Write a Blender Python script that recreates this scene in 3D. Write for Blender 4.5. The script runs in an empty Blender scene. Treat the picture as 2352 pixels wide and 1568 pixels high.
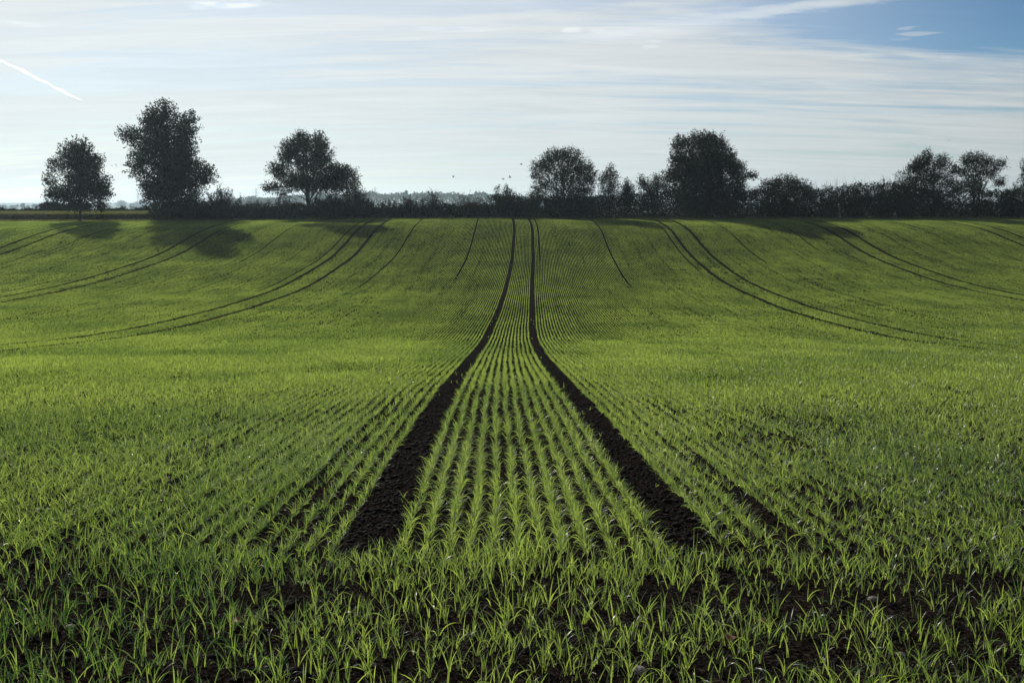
import bpy, math
import numpy as np
from mathutils import Vector

rng = np.random.default_rng(7)
PI = math.pi
scene = bpy.context.scene
COL = scene.collection

# ---------------------------------------------------------------- camera data
PITCH = math.atan(314.0 / 2285.0)
CP, SP = math.cos(PITCH), math.sin(PITCH)
SUN_AZ, SUN_EL = math.radians(-27.0), math.radians(26.0)      # azimuth from +Y towards +X
SUN = np.array([math.sin(SUN_AZ) * math.cos(SUN_EL), math.cos(SUN_AZ) * math.cos(SUN_EL), math.sin(SUN_EL)])


def at(X, Y, yw):
    """the place at distance yw (metres, world y) that a survey sight line (X, Y) meets"""
    xn, yn = (X - 1176.0) / 2285.0, (784.0 - Y) / 2285.0
    t = yw / (CP + yn * SP)
    return np.array([xn * t, yw, t * (yn * CP - SP)])


# ---------------------------------------------------------------- noise
def _hash(ix, iy, iz, seed):
    h = (ix * 374761393 + iy * 668265263 + iz * 2147483647 + seed * 1274126177) & 0xFFFFFFFF
    h = ((h ^ (h >> 13)) * 1274126177) & 0xFFFFFFFF
    return ((h ^ (h >> 16)) & 0xFFFF) / 65535.0


def vnoise(x, y, z=None, seed=0):
    x = np.asarray(x, float); y = np.asarray(y, float)
    ix = np.floor(x).astype(np.int64); iy = np.floor(y).astype(np.int64)
    fx, fy = x - ix, y - iy
    fx = fx * fx * (3 - 2 * fx); fy = fy * fy * (3 - 2 * fy)

    def plane(iz):
        a = _hash(ix, iy, iz, seed); b = _hash(ix + 1, iy, iz, seed)
        c = _hash(ix, iy + 1, iz, seed); d = _hash(ix + 1, iy + 1, iz, seed)
        return (a * (1 - fx) + b * fx) * (1 - fy) + (c * (1 - fx) + d * fx) * fy
    if z is None:
        return plane(0)
    z = np.asarray(z, float)
    iz = np.floor(z).astype(np.int64); fz = z - iz
    fz = fz * fz * (3 - 2 * fz)
    return plane(iz) * (1 - fz) + plane(iz + 1) * fz


def fbm(x, y, octv=4, seed=0, gain=0.5):
    s = 0; a = 1; n = 0
    for o in range(octv):
        s = s + a * vnoise(x * 2 ** o, y * 2 ** o, seed=seed + o * 17); n += a; a *= gain
    return s / n


def sstep(a, b, x):
    t = np.clip((np.asarray(x, float) - a) / (b - a), 0, 1)
    return t * t * (3 - 2 * t)


# ---------------------------------------------------------------- terrain
_KY = [-40, 0, 4, 6.7, 9.6, 11.7, 13.2, 18, 23.2, 31.7, 43, 49.5, 56, 65, 77, 84, 90, 99, 104, 108, 112, 116, 120, 126, 130, 134, 140, 150, 260, 420, 700, 2600, 3600, 4600, 6500]
_KZ = [-1.2, -1.75, -2.02, -2.24, -2.52, -2.68, -2.83, -3.29, -3.88, -4.8, -5.85, -6.22, -6.46, -6.65, -6.7, -6.52, -6.17, -5.5, -4.95, -4.36, -3.68, -3.05, -2.6, -2.18, -1.98, -1.86, -1.8, -1.85, -6.5, -9.5, -10.0, -10.0, -8.0, 8.0, 10.0]
_ty = np.concatenate([np.arange(-40, 200, 0.25), np.arange(200, 6500, 10.0)])
_tz = np.interp(_ty, _KY, _KZ)
_n = int(240 / 0.25)
_k = np.exp(-0.5 * (np.arange(-16, 17) * 0.25 / 1.5) ** 2); _k /= _k.sum()
_pad = np.concatenate([np.full(16, 0) + _tz[0], _tz[:_n + 16]])
_sm = np.convolve(np.concatenate([_tz[0] - np.arange(16, 0, -1) * 0.003, _tz[:_n + 16]]), _k, 'valid')
_tz[:_n] = _sm[:_n]


def ground(x, y):
    x = np.asarray(x, float); y = np.asarray(y, float)
    z = np.interp(y, _ty, _tz)
    z = z - 0.36 * sstep(5, 62, -x) * sstep(95, 130, y) * (1 - sstep(150, 200, y))
    # the raised bank and strip of grass beyond the field on the left
    left = sstep(42.5, 45.5, -x)
    z = z + left * (0.86 * sstep(137.2, 138.1, y) + 0.22 * sstep(138.1, 148, y)) * (1 - sstep(155, 210, y))
    # gentle unevenness
    z = z + 0.10 * (vnoise(x / 9.0, y / 13.0, seed=5) - 0.5) * sstep(20, 45, y) * (1 - sstep(120, 150, y))
    return z


_CY = [0, 6.7, 8, 9.6, 11.7, 13.2, 15.5, 18, 23.2, 31.7, 43, 49.5, 56, 62, 68, 77, 84, 90, 99, 104, 108, 112, 116, 120, 127, 135, 140]
_CX = [.16, .107, .088, .057, .02, 0, -.03, -.06, -.1, -.135, -.10, -.03, .1, .22, .33, .52, .655, .82, 1.06, 1.14, 1.2, 1.26, 1.32, 1.33, 1.25, 1.08, 1.0]


def drift(y):
    return np.interp(y, _CY, _CX)


# ---------------------------------------------------------------- mesh helpers
def mesh_from(name, verts, quads=None, tris=None, mat=None, smooth=True, parent=None, uv=None):
    verts = np.asarray(verts, np.float32)
    nq = 0 if quads is None else len(quads); nt = 0 if tris is None else len(tris)
    me = bpy.data.meshes.new(name)
    me.vertices.add(len(verts)); me.vertices.foreach_set('co', verts.ravel())
    parts, starts = [], []
    if nq:
        parts.append(np.asarray(quads, np.int32).ravel()); starts.append(np.arange(nq) * 4)
    if nt:
        parts.append(np.asarray(tris, np.int32).ravel()); starts.append(nq * 4 + np.arange(nt) * 3)
    idx = np.concatenate(parts); st = np.concatenate(starts).astype(np.int32)
    me.loops.add(len(idx)); me.loops.foreach_set('vertex_index', idx)
    me.polygons.add(nq + nt); me.polygons.foreach_set('loop_start', st)
    if smooth:
        me.polygons.foreach_set('use_smooth', np.ones(nq + nt, bool))
    me.update(calc_edges=True)
    if mat:
        me.materials.append(mat)
    o = bpy.data.objects.new(name, me)
    COL.objects.link(o)
    if parent:
        o.parent = parent
    return o


def tag(o, label=None, cat=None, group=None, kind=None):
    if label: o['label'] = label
    if cat: o['category'] = cat
    if group: o['group'] = group
    if kind: o['kind'] = kind
    return o


def thing(name, loc, label, cat, group=None):
    o = bpy.data.objects.new(name, None)
    o.empty_display_size = 0.3
    COL.objects.link(o); o.location = [float(v) for v in loc]
    return tag(o, label, cat, group)


class Tubes:
    def __init__(s): s.v, s.q, s.t, s.n = [], [], [], 0

    def add(s, pts, rad, sides=6):
        pts = np.asarray(pts, float); k = len(pts); rad = np.asarray(rad, float)
        tan = np.gradient(pts, axis=0); tan /= np.linalg.norm(tan, axis=1)[:, None] + 1e-9
        ref = np.array([0.31, 0.95, 0.1])
        a = np.cross(tan, ref); a /= np.linalg.norm(a, axis=1)[:, None] + 1e-9
        b = np.cross(tan, a)
        th = np.arange(sides) * 2 * PI / sides
        ring = pts[:, None, :] + rad[:, None, None] * (np.cos(th)[None, :, None] * a[:, None, :] + np.sin(th)[None, :, None] * b[:, None, :])
        s.v.append(ring.reshape(-1, 3))
        i = np.arange(k - 1)[:, None] * sides; j = np.arange(sides)[None, :]; j2 = (j + 1) % sides
        s.q.append((s.n + np.stack([i + j, i + j2, i + sides + j2, i + sides + j], -1)).reshape(-1, 4))
        s.n += k * sides

    def build(s, name, mat, parent=None, off=(0, 0, 0)):
        return mesh_from(name, np.concatenate(s.v) - np.asarray(off), np.concatenate(s.q), None, mat, True, parent)


def unit(v):
    return v / (np.linalg.norm(v, axis=-1, keepdims=True) + 1e-9)


def leaf_cards(c, d, size, aspect=0.6):
    """bent kite-shaped leaves: base c, pointing along d"""
    n = len(c); d = unit(d)
    r = unit(rng.normal(size=(n, 3)))
    side = unit(np.cross(d, r)); nor = np.cross(side, d)
    size = np.asarray(size, float)[:, None] * np.ones((n, 1))
    w = size * aspect * rng.uniform(0.35, 0.6, (n, 1))
    v0 = c; v2 = c + d * size - nor * size * 0.15
    m = c + d * size * 0.45 + nor * size * 0.10
    v = np.stack([v0, m - side * w, v2, m + side * w], 1).reshape(-1, 3)
    return v, np.arange(n * 4).reshape(-1, 4)


# ---------------------------------------------------------------- materials
def new_mat(name):
    m = bpy.data.materials.new(name); m.use_nodes = True
    nt = m.node_tree; nt.nodes.clear()
    out = nt.nodes.new('ShaderNodeOutputMaterial')
    return m, nt, out


def N(nt, typ, **kw):
    n = nt.nodes.new(typ)
    for k, v in kw.items():
        if k.startswith('i_'):
            key = k[2:]
            key = int(key) if key.isdigit() else key.replace('_', ' ')
            n.inputs[key].default_value = v
        else:
            setattr(n, k, v)
    return n


def ramp(nt, fac, stops):
    r = nt.nodes.new('ShaderNodeValToRGB')
    e = r.color_ramp.elements
    while len(e) < len(stops): e.new(0.5)
    for el, (p, c) in zip(e, stops):
        el.position = p; el.color = (*c, 1)
    nt.links.new(fac, r.inputs[0])
    return r.outputs[0]


def math_node(nt, op, a, b=None, c=None, clamp=False):
    n = nt.nodes.new('ShaderNodeMath'); n.operation = op; n.use_clamp = clamp
    for i, v in enumerate((a, b, c)):
        if v is None: continue
        if isinstance(v, (int, float)): n.inputs[i].default_value = v
        else: nt.links.new(v, n.inputs[i])
    return n.outputs[0]


def foliage_mat(name, c1, c2, tr1, tr2, tfac, gloss=0.05, rough=0.4, scale=1.0, tint=False):
    m, nt, out = new_mat(name); L = nt.links
    geo = N(nt, 'ShaderNodeNewGeometry')
    nz = N(nt, 'ShaderNodeTexNoise', i_Scale=scale, i_Detail=3.0)
    L.new(geo.outputs['Position'], nz.inputs['Vector'])
    f = ramp(nt, nz.outputs['Fac'], [(0.3, (0, 0, 0)), (0.7, (1, 1, 1))])
    if tint:
        f = N(nt, 'ShaderNodeAttribute', attribute_name='tint').outputs['Fac']
    mc = N(nt, 'ShaderNodeMix', data_type='RGBA'); L.new(f, mc.inputs[0])
    mc.inputs[6].default_value = (*c1, 1); mc.inputs[7].default_value = (*c2, 1)
    mt = N(nt, 'ShaderNodeMix', data_type='RGBA'); L.new(f, mt.inputs[0])
    mt.inputs[6].default_value = (*tr1, 1); mt.inputs[7].default_value = (*tr2, 1)
    d = N(nt, 'ShaderNodeBsdfDiffuse'); L.new(mc.outputs[2], d.inputs['Color'])
    t = N(nt, 'ShaderNodeBsdfTranslucent'); L.new(mt.outputs[2], t.inputs['Color'])
    x = N(nt, 'ShaderNodeMixShader', i_0=tfac); L.new(d.outputs[0], x.inputs[1]); L.new(t.outputs[0], x.inputs[2])
    g = N(nt, 'ShaderNodeBsdfGlossy', i_Roughness=rough); g.inputs['Color'].default_value = (1, 1, 1, 1)
    x2 = N(nt, 'ShaderNodeMixShader', i_0=gloss); L.new(x.outputs[0], x2.inputs[1]); L.new(g.outputs[0], x2.inputs[2])
    L.new(x2.outputs[0], out.inputs['Surface'])
    return m


M_CROP = foliage_mat('crop_leaf', (.007, .023, .008), (.040, .064, .020), (.048, .125, .018), (.53, .67, .100), 0.60, gloss=0.036, rough=0.36, tint=True)
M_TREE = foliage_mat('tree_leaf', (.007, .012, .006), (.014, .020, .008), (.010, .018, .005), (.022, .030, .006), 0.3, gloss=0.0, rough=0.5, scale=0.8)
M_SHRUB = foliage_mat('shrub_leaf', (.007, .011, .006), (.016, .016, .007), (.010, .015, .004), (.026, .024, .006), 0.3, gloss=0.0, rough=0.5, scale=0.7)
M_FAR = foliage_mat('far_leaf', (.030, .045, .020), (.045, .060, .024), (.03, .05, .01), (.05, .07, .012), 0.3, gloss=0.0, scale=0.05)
M_GRASS = foliage_mat('verge_blades', (.05, .075, .016), (.09, .085, .03), (.12, .16, .03), (.2, .18, .06), 0.45, gloss=0.03, scale=0.9)


def simple_mat(name, c, rough=0.85, bump=0.0, scale=20.0, var=0.35, spec=0.3):
    m, nt, out = new_mat(name); L = nt.links
    b = N(nt, 'ShaderNodeBsdfPrincipled', i_Roughness=rough)
    b.inputs['Specular IOR Level'].default_value = spec
    tc = N(nt, 'ShaderNodeTexCoord')
    nz = N(nt, 'ShaderNodeTexNoise', i_Scale=scale, i_Detail=6.0); L.new(tc.outputs['Object'], nz.inputs['Vector'])
    lo = tuple(v * (1 - var) for v in c); hi = tuple(v * (1 + var) for v in c)
    L.new(ramp(nt, nz.outputs['Fac'], [(0.3, lo), (0.7, hi)]), b.inputs['Base Color'])
    if bump:
        bp = N(nt, 'ShaderNodeBump', i_Strength=bump, i_Distance=0.02)
        L.new(nz.outputs['Fac'], bp.inputs['Height']); L.new(bp.outputs[0], b.inputs['Normal'])
    L.new(b.outputs[0], out.inputs['Surface'])
    return m


M_BARK = simple_mat('bark', (.035, .028, .020), 0.9, 0.6, 14.0)
M_TWIG = simple_mat('twig', (.045, .034, .024), 0.9, 0, 9.0)
M_STONE = simple_mat('stone', (.13, .115, .10), 0.8, 0.5, 40.0)
M_DEAD = simple_mat('dead_leaf', (.16, .055, .02), 0.7, 0.3, 60.0)
M_STEEL = simple_mat('galvanised_steel', (.22, .24, .25), 0.6, 0, 1.0, 0.1)
M_BIRD = simple_mat('feathers', (.018, .018, .02), 0.6, 0, 30.0)
M_WOOD = simple_mat('weathered_wood', (.07, .055, .04), 0.9, 0.3, 12.0)


def soil_mat():
    m, nt, out = new_mat('soil_and_verge'); L = nt.links
    geo = N(nt, 'ShaderNodeNewGeometry'); P = geo.outputs['Position']
    sep = N(nt, 'ShaderNodeSeparateXYZ'); L.new(P, sep.inputs[0])
    n1 = N(nt, 'ShaderNodeTexNoise', i_Scale=38.0, i_Detail=9.0, i_Roughness=0.62); L.new(P, n1.inputs['Vector'])
    n2 = N(nt, 'ShaderNodeTexNoise', i_Scale=3.0, i_Detail=5.0); L.new(P, n2.inputs['Vector'])
    vo = N(nt, 'ShaderNodeTexVoronoi', i_Scale=24.0); L.new(P, vo.inputs['Vector'])
    soil = ramp(nt, n1.outputs['Fac'], [(0.25, (.0035, .0026, .002)), (0.48, (.009, .007, .0058)), (0.68, (.048, .038, .032))])
    soil2 = N(nt, 'ShaderNodeMix', data_type='RGBA', blend_type='MULTIPLY', i_0=0.6)
    L.new(soil, soil2.inputs[6]); L.new(ramp(nt, n2.outputs['Fac'], [(0.3, (.55, .55, .55)), (0.7, (1, 1, 1))]), soil2.inputs[7])
    # verge beyond the field edge
    n3 = N(nt, 'ShaderNodeTexNoise', i_Scale=1.3, i_Detail=6.0); L.new(P, n3.inputs['Vector'])
    verge = ramp(nt, n3.outputs['Fac'], [(0.3, (.030, .036, .013)), (0.55, (.060, .066, .022)), (0.75, (.10, .085, .04))])
    n4 = N(nt, 'ShaderNodeTexNoise', i_Scale=0.006, i_Detail=3.0); L.new(P, n4.inputs['Vector'])
    plain = ramp(nt, n4.outputs['Fac'], [(0.35, (.07, .09, .03)), (0.5, (.12, .11, .06)), (0.6, (.06, .09, .03))])
    f1 = N(nt, 'ShaderNodeMapRange', i_1=133.6, i_2=134.4); L.new(sep.outputs['Y'], f1.inputs[0])
    f2 = N(nt, 'ShaderNodeMapRange', i_1=180.0, i_2=300.0); L.new(sep.outputs['Y'], f2.inputs[0])
    a = N(nt, 'ShaderNodeMix', data_type='RGBA'); L.new(f1.outputs[0], a.inputs[0]); L.new(soil2.outputs[2], a.inputs[6]); L.new(verge, a.inputs[7])
    b = N(nt, 'ShaderNodeMix', data_type='RGBA'); L.new(f2.outputs[0], b.inputs[0]); L.new(a.outputs[2], b.inputs[6]); L.new(plain, b.inputs[7])
    bs = N(nt, 'ShaderNodeBsdfPrincipled', i_Roughness=0.78); bs.inputs['Specular IOR Level'].default_value = 0.0
    L.new(b.outputs[2], bs.inputs['Base Color'])
    hgt = math_node(nt, 'MULTIPLY_ADD', vo.outputs['Distance'], -0.6, n1.outputs['Fac'])
    bp = N(nt, 'ShaderNodeBump', i_Strength=0.9, i_Distance=0.03); L.new(hgt, bp.inputs['Height']); L.new(bp.outputs[0], bs.inputs['Normal'])
    L.new(bs.outputs[0], out.inputs['Surface'])
    return m


M_SOIL = soil_mat()
M_CLOD = simple_mat('clod', (.010, .0075, .006), 0.75, 0.8, 60.0, 0.6, 0.02)

# ---------------------------------------------------------------- ground sheet
def cloddy(x, y):
    a = (1 - sstep(10, 18, y))
    amp = 0.030 * (fbm(x * 7, y * 7, 4, 21, 0.6) - 0.5) + 0.016 * (vnoise(x * 26, y * 26, seed=3) - 0.5)
    return a * amp


def axis(breaks):
    out = []
    for a, b, s in breaks:
        out.append(np.arange(a, b - 1e-6, s))
    return np.concatenate(out)


gy = axis([(-30, 2, 2.0), (2, 9, 0.03), (9, 18, 0.07), (18, 40, 0.5), (40, 136, 1.0), (136, 140, 0.2), (140, 160, 1.0), (160, 420, 10), (420, 5000, 90)])
gy = np.append(gy, 5000.0)
gx_p = axis([(0, 5.5, 0.03), (5.5, 9, 0.08), (9, 20, 0.3), (20, 90, 1.2), (90, 300, 12), (300, 3000, 120)])
gx_p = np.append(gx_p, 3000.0)
gx = np.concatenate([-gx_p[:0:-1], gx_p])
XX, YY = np.meshgrid(gx, gy)
ZZ = ground(XX, YY) + cloddy(XX, YY)
gv = np.stack([XX, YY, ZZ], -1).reshape(-1, 3)
nx, ny = len(gx), len(gy)
ii = (np.arange(ny - 1)[:, None] * nx + np.arange(nx - 1)[None, :]).ravel()
g = mesh_from('ground', gv, np.stack([ii, ii + 1, ii + nx + 1, ii + nx], 1), None, M_SOIL)
tag(g, 'dark crumbly soil of the rolling field and the land beyond it', 'ground', kind='structure')

# ---------------------------------------------------------------- crop
ROW = 0.15
TRAM = 18.3


def half_width(y):
    return y * 0.515 * 1.06 + 4.2


BOUT = {0: (95, 140), 1: (76, 140), 2: (88, 140), 3: (92, 140), 4: (100, 140), 5: (108, 140), 6: (112, 140), -1: (82, 140), -2: (77, 140), -3: (74, 140), -4: (92, 140), -7: (96, 140)}


def row_keep(u, y):
    """how likely a plant of the drill row at offset u stands at distance y"""
    k = np.round(u / TRAM)
    r = np.abs(np.abs(u - k * TRAM) - 1.05)
    keep = np.where(r < 0.13, 0.0, 1.0)
    keep = np.where((np.abs(k) > 0) & (r < 0.25) & (r >= 0.13), 0.62, keep)
    keep = np.where((r < 0.13) & (rng.random(np.shape(y)) < 0.004), 1.0, keep)
    for j, (a, b) in BOUT.items():
        gap = np.abs(u - (1.725 + 7.35 * j)) < 0.07
        fade = sstep(a, a + 7, y) * (1 - 0.999 * sstep(b, b + 1, y))
        keep = np.where(gap, keep * (1 - fade), keep)
    keep = np.where(np.abs(u - 1.725) < 0.07, keep * (1 - (1 - sstep(7.0, 13.5, y)) * np.clip(0.35 + 1.3 * vnoise(y * 1.4, u * 0 + 5.0, seed=88), 0, 1)), keep)
    keep = np.where(np.abs(u + 1.725) < 0.07, keep * (1 - 0.6 * (1 - sstep(13, 19, y))), keep)
    keep = np.where((np.abs(u + 2.475) < 0.07) | (np.abs(u + 3.075) < 0.07), keep * (1 - 0.35 * (1 - sstep(11, 16, y))), keep)
    # seed-drill unevenness: long thin spells of each row and larger patches
    th = vnoise(u * 6.7 + 40, y * 0.55, seed=11)
    streak = vnoise(u * 3.3 + 3, y * 0.05, seed=19)
    keep = keep * (1 - sstep(25, 60, y) * np.clip(1.5 * (0.42 - streak), 0, 0.55))
    th2 = fbm(u * 1.3 + 7, y * 1.1, 3, 15)
    keep = keep * np.clip(0.42 + 1.0 * th, 0, 1) * np.clip(0.25 + 1.4 * th2 + 0.45 * sstep(18, 40, y), 0.35, 1)
    return keep


def make_blades(px, py, pz, yaw, length, width, lean, curve, segs):
    n = len(px)
    t = np.linspace(0, 1, segs + 1)
    th = lean[:, None] + curve[:, None] * t[None, :] ** 1.3
    ds = length[:, None] / segs
    thm = 0.5 * (th[:, 1:] + th[:, :-1])
    h = np.concatenate([np.zeros((n, 1)), np.cumsum(np.sin(thm) * ds, 1)], 1)
    v = np.concatenate([np.zeros((n, 1)), np.cumsum(np.cos(thm) * ds, 1)], 1)
    cx, sx = np.cos(yaw)[:, None], np.sin(yaw)[:, None]
    cen = np.stack([px[:, None] + h * cx, py[:, None] + h * sx, pz[:, None] + v], -1)
    tw = rng.uniform(-1.2, 1.2, n)[:, None] + rng.uniform(-0.9, 0.9, n)[:, None] * t[None, :]
    perp = np.stack([-sx + 0 * th, cx + 0 * th, 0 * th], -1)
    nor = np.stack([np.cos(th) * cx, np.cos(th) * sx, -np.sin(th)], -1)
    side = np.cos(tw)[..., None] * perp + np.sin(tw)[..., None] * nor
    if segs == 1:
        prof = np.array([1.0, 0])
    else:
        prof = np.interp(t, [0, 0.15, 0.5, 0.8, 1.0], [0.55, 0.85, 1.0, 0.68, 0.0])
    w = width[:, None] * prof[None, :] * 0.5
    Lv = cen - side * w[..., None]; Rv = cen + side * w[..., None]
    K = 2 * segs + 1
    V = np.empty((n, K, 3), np.float32)
    V[:, 0:2 * segs:2] = Lv[:, :segs]; V[:, 1:2 * segs:2] = Rv[:, :segs]; V[:, 2 * segs] = cen[:, segs]
    tr = []
    for s in range(segs - 1):
        a = 2 * s
        tr += [(a, a + 1, a + 3), (a, a + 3, a + 2)]
    a = 2 * (segs - 1); tr.append((a, a + 1, a + 2))
    T = (np.arange(n)[:, None, None] * K + np.array(tr)[None]).reshape(-1, 3)
    return V.reshape(-1, 3), T, cen


cropV, cropT, cropC, cropN = [], [], [], 0
dew_sites = []


def add_plants(x, y, blades, L0, W0, segs, splay=1.0, dew=0):
    global cropN
    n = len(x)
    if n == 0: return
    z = ground(x, y) + cloddy(x, y) - 0.004
    size = np.clip(rng.normal(1.0, 0.2, n), 0.55, 1.6) * (0.8 + 0.4 * vnoise(x * 0.9, y * 0.9, seed=31))
    for b in range(blades):
        keep = rng.random(n) < (1.0 if b < 2 else 0.72)
        m = int(keep.sum())
        if m == 0: continue
        yaw = rng.uniform(0, 2 * PI, m)
        Lb = L0[keep] if np.ndim(L0) else L0
        Wb = W0[keep] if np.ndim(W0) else W0
        L = Lb * size[keep] * rng.uniform(0.6, 1.15, m)
        W = Wb * rng.uniform(0.7, 1.25, m)
        lean = np.abs(rng.normal(0.20, 0.16, m)) * splay
        curve = np.abs(rng.normal(0.55, 0.45, m)) * splay
        bend = rng.random(m) < 0.16
        curve = np.where(bend, curve + rng.uniform(0.6, 1.3, m), curve)
        V, T, cen = make_blades(x[keep] + rng.normal(0, .004, m), y[keep] + rng.normal(0, .004, m), z[keep], yaw, L, W, lean, curve, segs)
        tn = np.clip(0.72 * rng.random(m) ** 1.25 + 0.42 * vnoise(x[keep] * 0.5, y[keep] * 0.25, seed=61), 0, 1)
        tt = np.append(np.repeat(np.arange(segs) / segs, 2), 1.0)
        tn = tn - 0.16 * (1 - sstep(5.2, 6.4, y[keep]))  # dimmer foreground painted in: nearest blades get a darker tint
        cropC.append(np.clip(tn[:, None] + 0.22 * (0.45 - tt)[None, :], 0, 1).ravel().astype(np.float32))  # lit look of the blade bases put into the tint, tips darker
        cropV.append(V); cropT.append(T + cropN); cropN += len(V)
        if dew:
            dew_sites.append((V.reshape(m, -1, 3), segs, dew))


def rows_zone(y0, y1, step, blades, L0, W0, segs, splay, dew=0, jit=0.012):
    hw = half_width(y1) + 2
    u = np.arange(-math.ceil(hw / ROW), math.ceil(hw / ROW)) * ROW + ROW / 2
    soft = 0.0 if y0 < 7 else 0.12
    yy = np.arange(y0 * (1 - soft), y1 * (1.12 if y1 < 130 else 1.0), step)
    U, Y = np.meshgrid(u, yy)
    U = U.ravel(); Y = Y.ravel() + rng.uniform(-0.5, 0.5, U.size) * step
    X = U + drift(Y)
    pin = np.ones(Y.size)
    if soft: pin = pin * np.clip((Y / y0 - (1 - .12)) / .24, 0, 1)
    if y1 < 130: pin = pin * (1 - np.clip((Y / y1 - (1 - .12)) / .24, 0, 1))
    ok = (np.abs(X) < half_width(Y)) & (rng.random(Y.size) < pin)
    U, Y = U[ok], Y[ok]
    ok = rng.random(U.size) < row_keep(U, Y)
    U, Y = U[ok], Y[ok]
    wob = (0.035 - 0.02 * sstep(20, 50, Y)) * (vnoise(U * 3.1 + 9, Y * 0.8, seed=41) - 0.5)
    X = U + drift(Y) + wob + rng.normal(0, jit, U.size)
    Lc = np.interp(Y, [6, 12, 20, 34, 60, 90, 134], [.125, .122, .112, .098, .082, .072, .068])
    Wc = np.interp(Y, [6, 11, 20, 34, 60, 90, 134], [.0046, .0056, .0084, .0135, .021, .029, .033])
    edge = Y < 134.0 + 0.5 * vnoise(X * 0.7, X * 0 + 3.0, seed=2)
    add_plants(X[edge], Y[edge], blades, Lc[edge] * L0, Wc[edge] * W0, segs, splay, dew)


# headland: sown across, sparse and scattered
yy = np.arange(3.0, 6.0, 0.11)
xx = np.arange(-8.0, 8.0, 0.019)
U, Y = np.meshgrid(xx, yy); U = U.ravel() + rng.normal(0, .015, U.size); Y = Y.ravel() + rng.normal(0, .022, Y.size)
kp = np.clip(0.16 + 0.75 * vnoise(U * 2.3, Y * 5.0, seed=51), 0, 1) * np.interp(Y, [3, 4.5, 4.8, 5.05, 5.45, 5.6, 6], [.80, .78, .70, .46, .50, 1.05, 1.2])
ok = (rng.random(U.size) < kp) & (np.abs(U) < half_width(Y))
add_plants(U[ok], Y[ok], 4, 0.150, 0.0047, 6, 1.05, dew=8)
# drilled rows
rows_zone(6.08, 11, 0.018, 5, 1, 1, 5, 1.4, dew=6)
rows_zone(11, 20, 0.023, 4, 1, 1, 3, 1.3, dew=3)
rows_zone(20, 34, 0.030, 3, 1, 1, 2, 1.1, jit=0.011)
rows_zone(34, 60, 0.045, 3, 1, 1, 2, 0.8, jit=0.009)
rows_zone(60, 90, 0.043, 3, 1, 1, 1, 0.65, jit=0.008)
rows_zone(90, 134.6, 0.040, 3, 1, 1, 1, 0.6, jit=0.008)
V = np.concatenate(cropV); T = np.concatenate(cropT)
crop = mesh_from('young_wheat', V, None, T, M_CROP)
crop.data.attributes.new('tint', 'FLOAT', 'POINT').data.foreach_set('value', np.concatenate(cropC))
tag(crop, 'young green cereal shoots drilled in rows over the whole field', 'crop', kind='stuff')
print('crop tris', len(T))
del cropV, cropT, V, T


# ---------------------------------------------------------------- blobs (clods, stones)
def ico():
    t = (1 + 5 ** .5) / 2
    v = np.array([(-1, t, 0), (1, t, 0), (-1, -t, 0), (1, -t, 0), (0, -1, t), (0, 1, t), (0, -1, -t), (0, 1, -t), (t, 0, -1), (t, 0, 1), (-t, 0, -1), (-t, 0, 1)], float)
    v /= np.linalg.norm(v[0])
    f = np.array([(0, 11, 5), (0, 5, 1), (0, 1, 7), (0, 7, 10), (0, 10, 11), (1, 5, 9), (5, 11, 4), (11, 10, 2), (10, 7, 6), (7, 1, 8), (3, 9, 4), (3, 4, 2), (3, 2, 6), (3, 6, 8), (3, 8, 9), (4, 9, 5), (2, 4, 11), (6, 2, 10), (8, 6, 7), (9, 8, 1)])
    return v, f


def ico2():
    v, f = ico(); v = list(map(tuple, v)); cache = {}; out = []

    def mid(a, b):
        k = (min(a, b), max(a, b))
        if k not in cache:
            p = (np.array(v[a]) + np.array(v[b])); p /= np.linalg.norm(p); v.append(tuple(p)); cache[k] = len(v) - 1
        return cache[k]
    for a, b, c in f:
        x, y, z = mid(a, b), mid(b, c), mid(c, a)
        out += [(a, x, z), (b, y, x), (c, z, y), (x, y, z)]
    return np.array(v), np.array(out)


IV, IF = ico()


def blobs(x, y, r, lift=0.25):
    n = len(x)
    z = ground(x, y) + cloddy(x, y)
    dv = IV[None] * (1 + rng.uniform(-0.3, 0.3, (n, 12, 1)))
    sc = r[:, None] * rng.uniform(0.7, 1.25, (n, 3)); sc[:, 2] *= 0.6
    a = rng.uniform(0, 2 * PI, n); ca, sa = np.cos(a)[:, None], np.sin(a)[:, None]
    p = dv * sc[:, None, :]
    q = np.stack([p[..., 0] * ca - p[..., 1] * sa, p[..., 0] * sa + p[..., 1] * ca, p[..., 2]], -1)
    q += np.stack([x, y, z + r * lift], -1)[:, None, :]
    return q.reshape(-1, 3), (np.arange(n)[:, None, None] * 12 + IF[None]).reshape(-1, 3)


cx_, cy_ = [], []
n = 30000
y = rng.uniform(3.0, 14, n) ** 1.0
x = rng.uniform(-1, 1, n) * half_width(y)
cx_.append(x); cy_.append(y)
for s in (-1, 1):                                     # wheel marks are full of loose clods
    n = 9000
    y = 5.7 + 30 * rng.random(n) ** 1.6
    cx_.append(s * 1.05 + rng.uniform(-.2, .2, n) + drift(y)); cy_.append(y)
x = np.concatenate(cx_); y = np.concatenate(cy_)
r = np.clip(rng.lognormal(math.log(0.0070), 0.62, len(x)), 0.003, 0.032)
V, T = blobs(x, y, r)
tag(mesh_from('soil_clods', V, None, T, M_CLOD), 'loose dark clods of soil between the crop rows', 'soil', kind='stuff')

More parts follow.
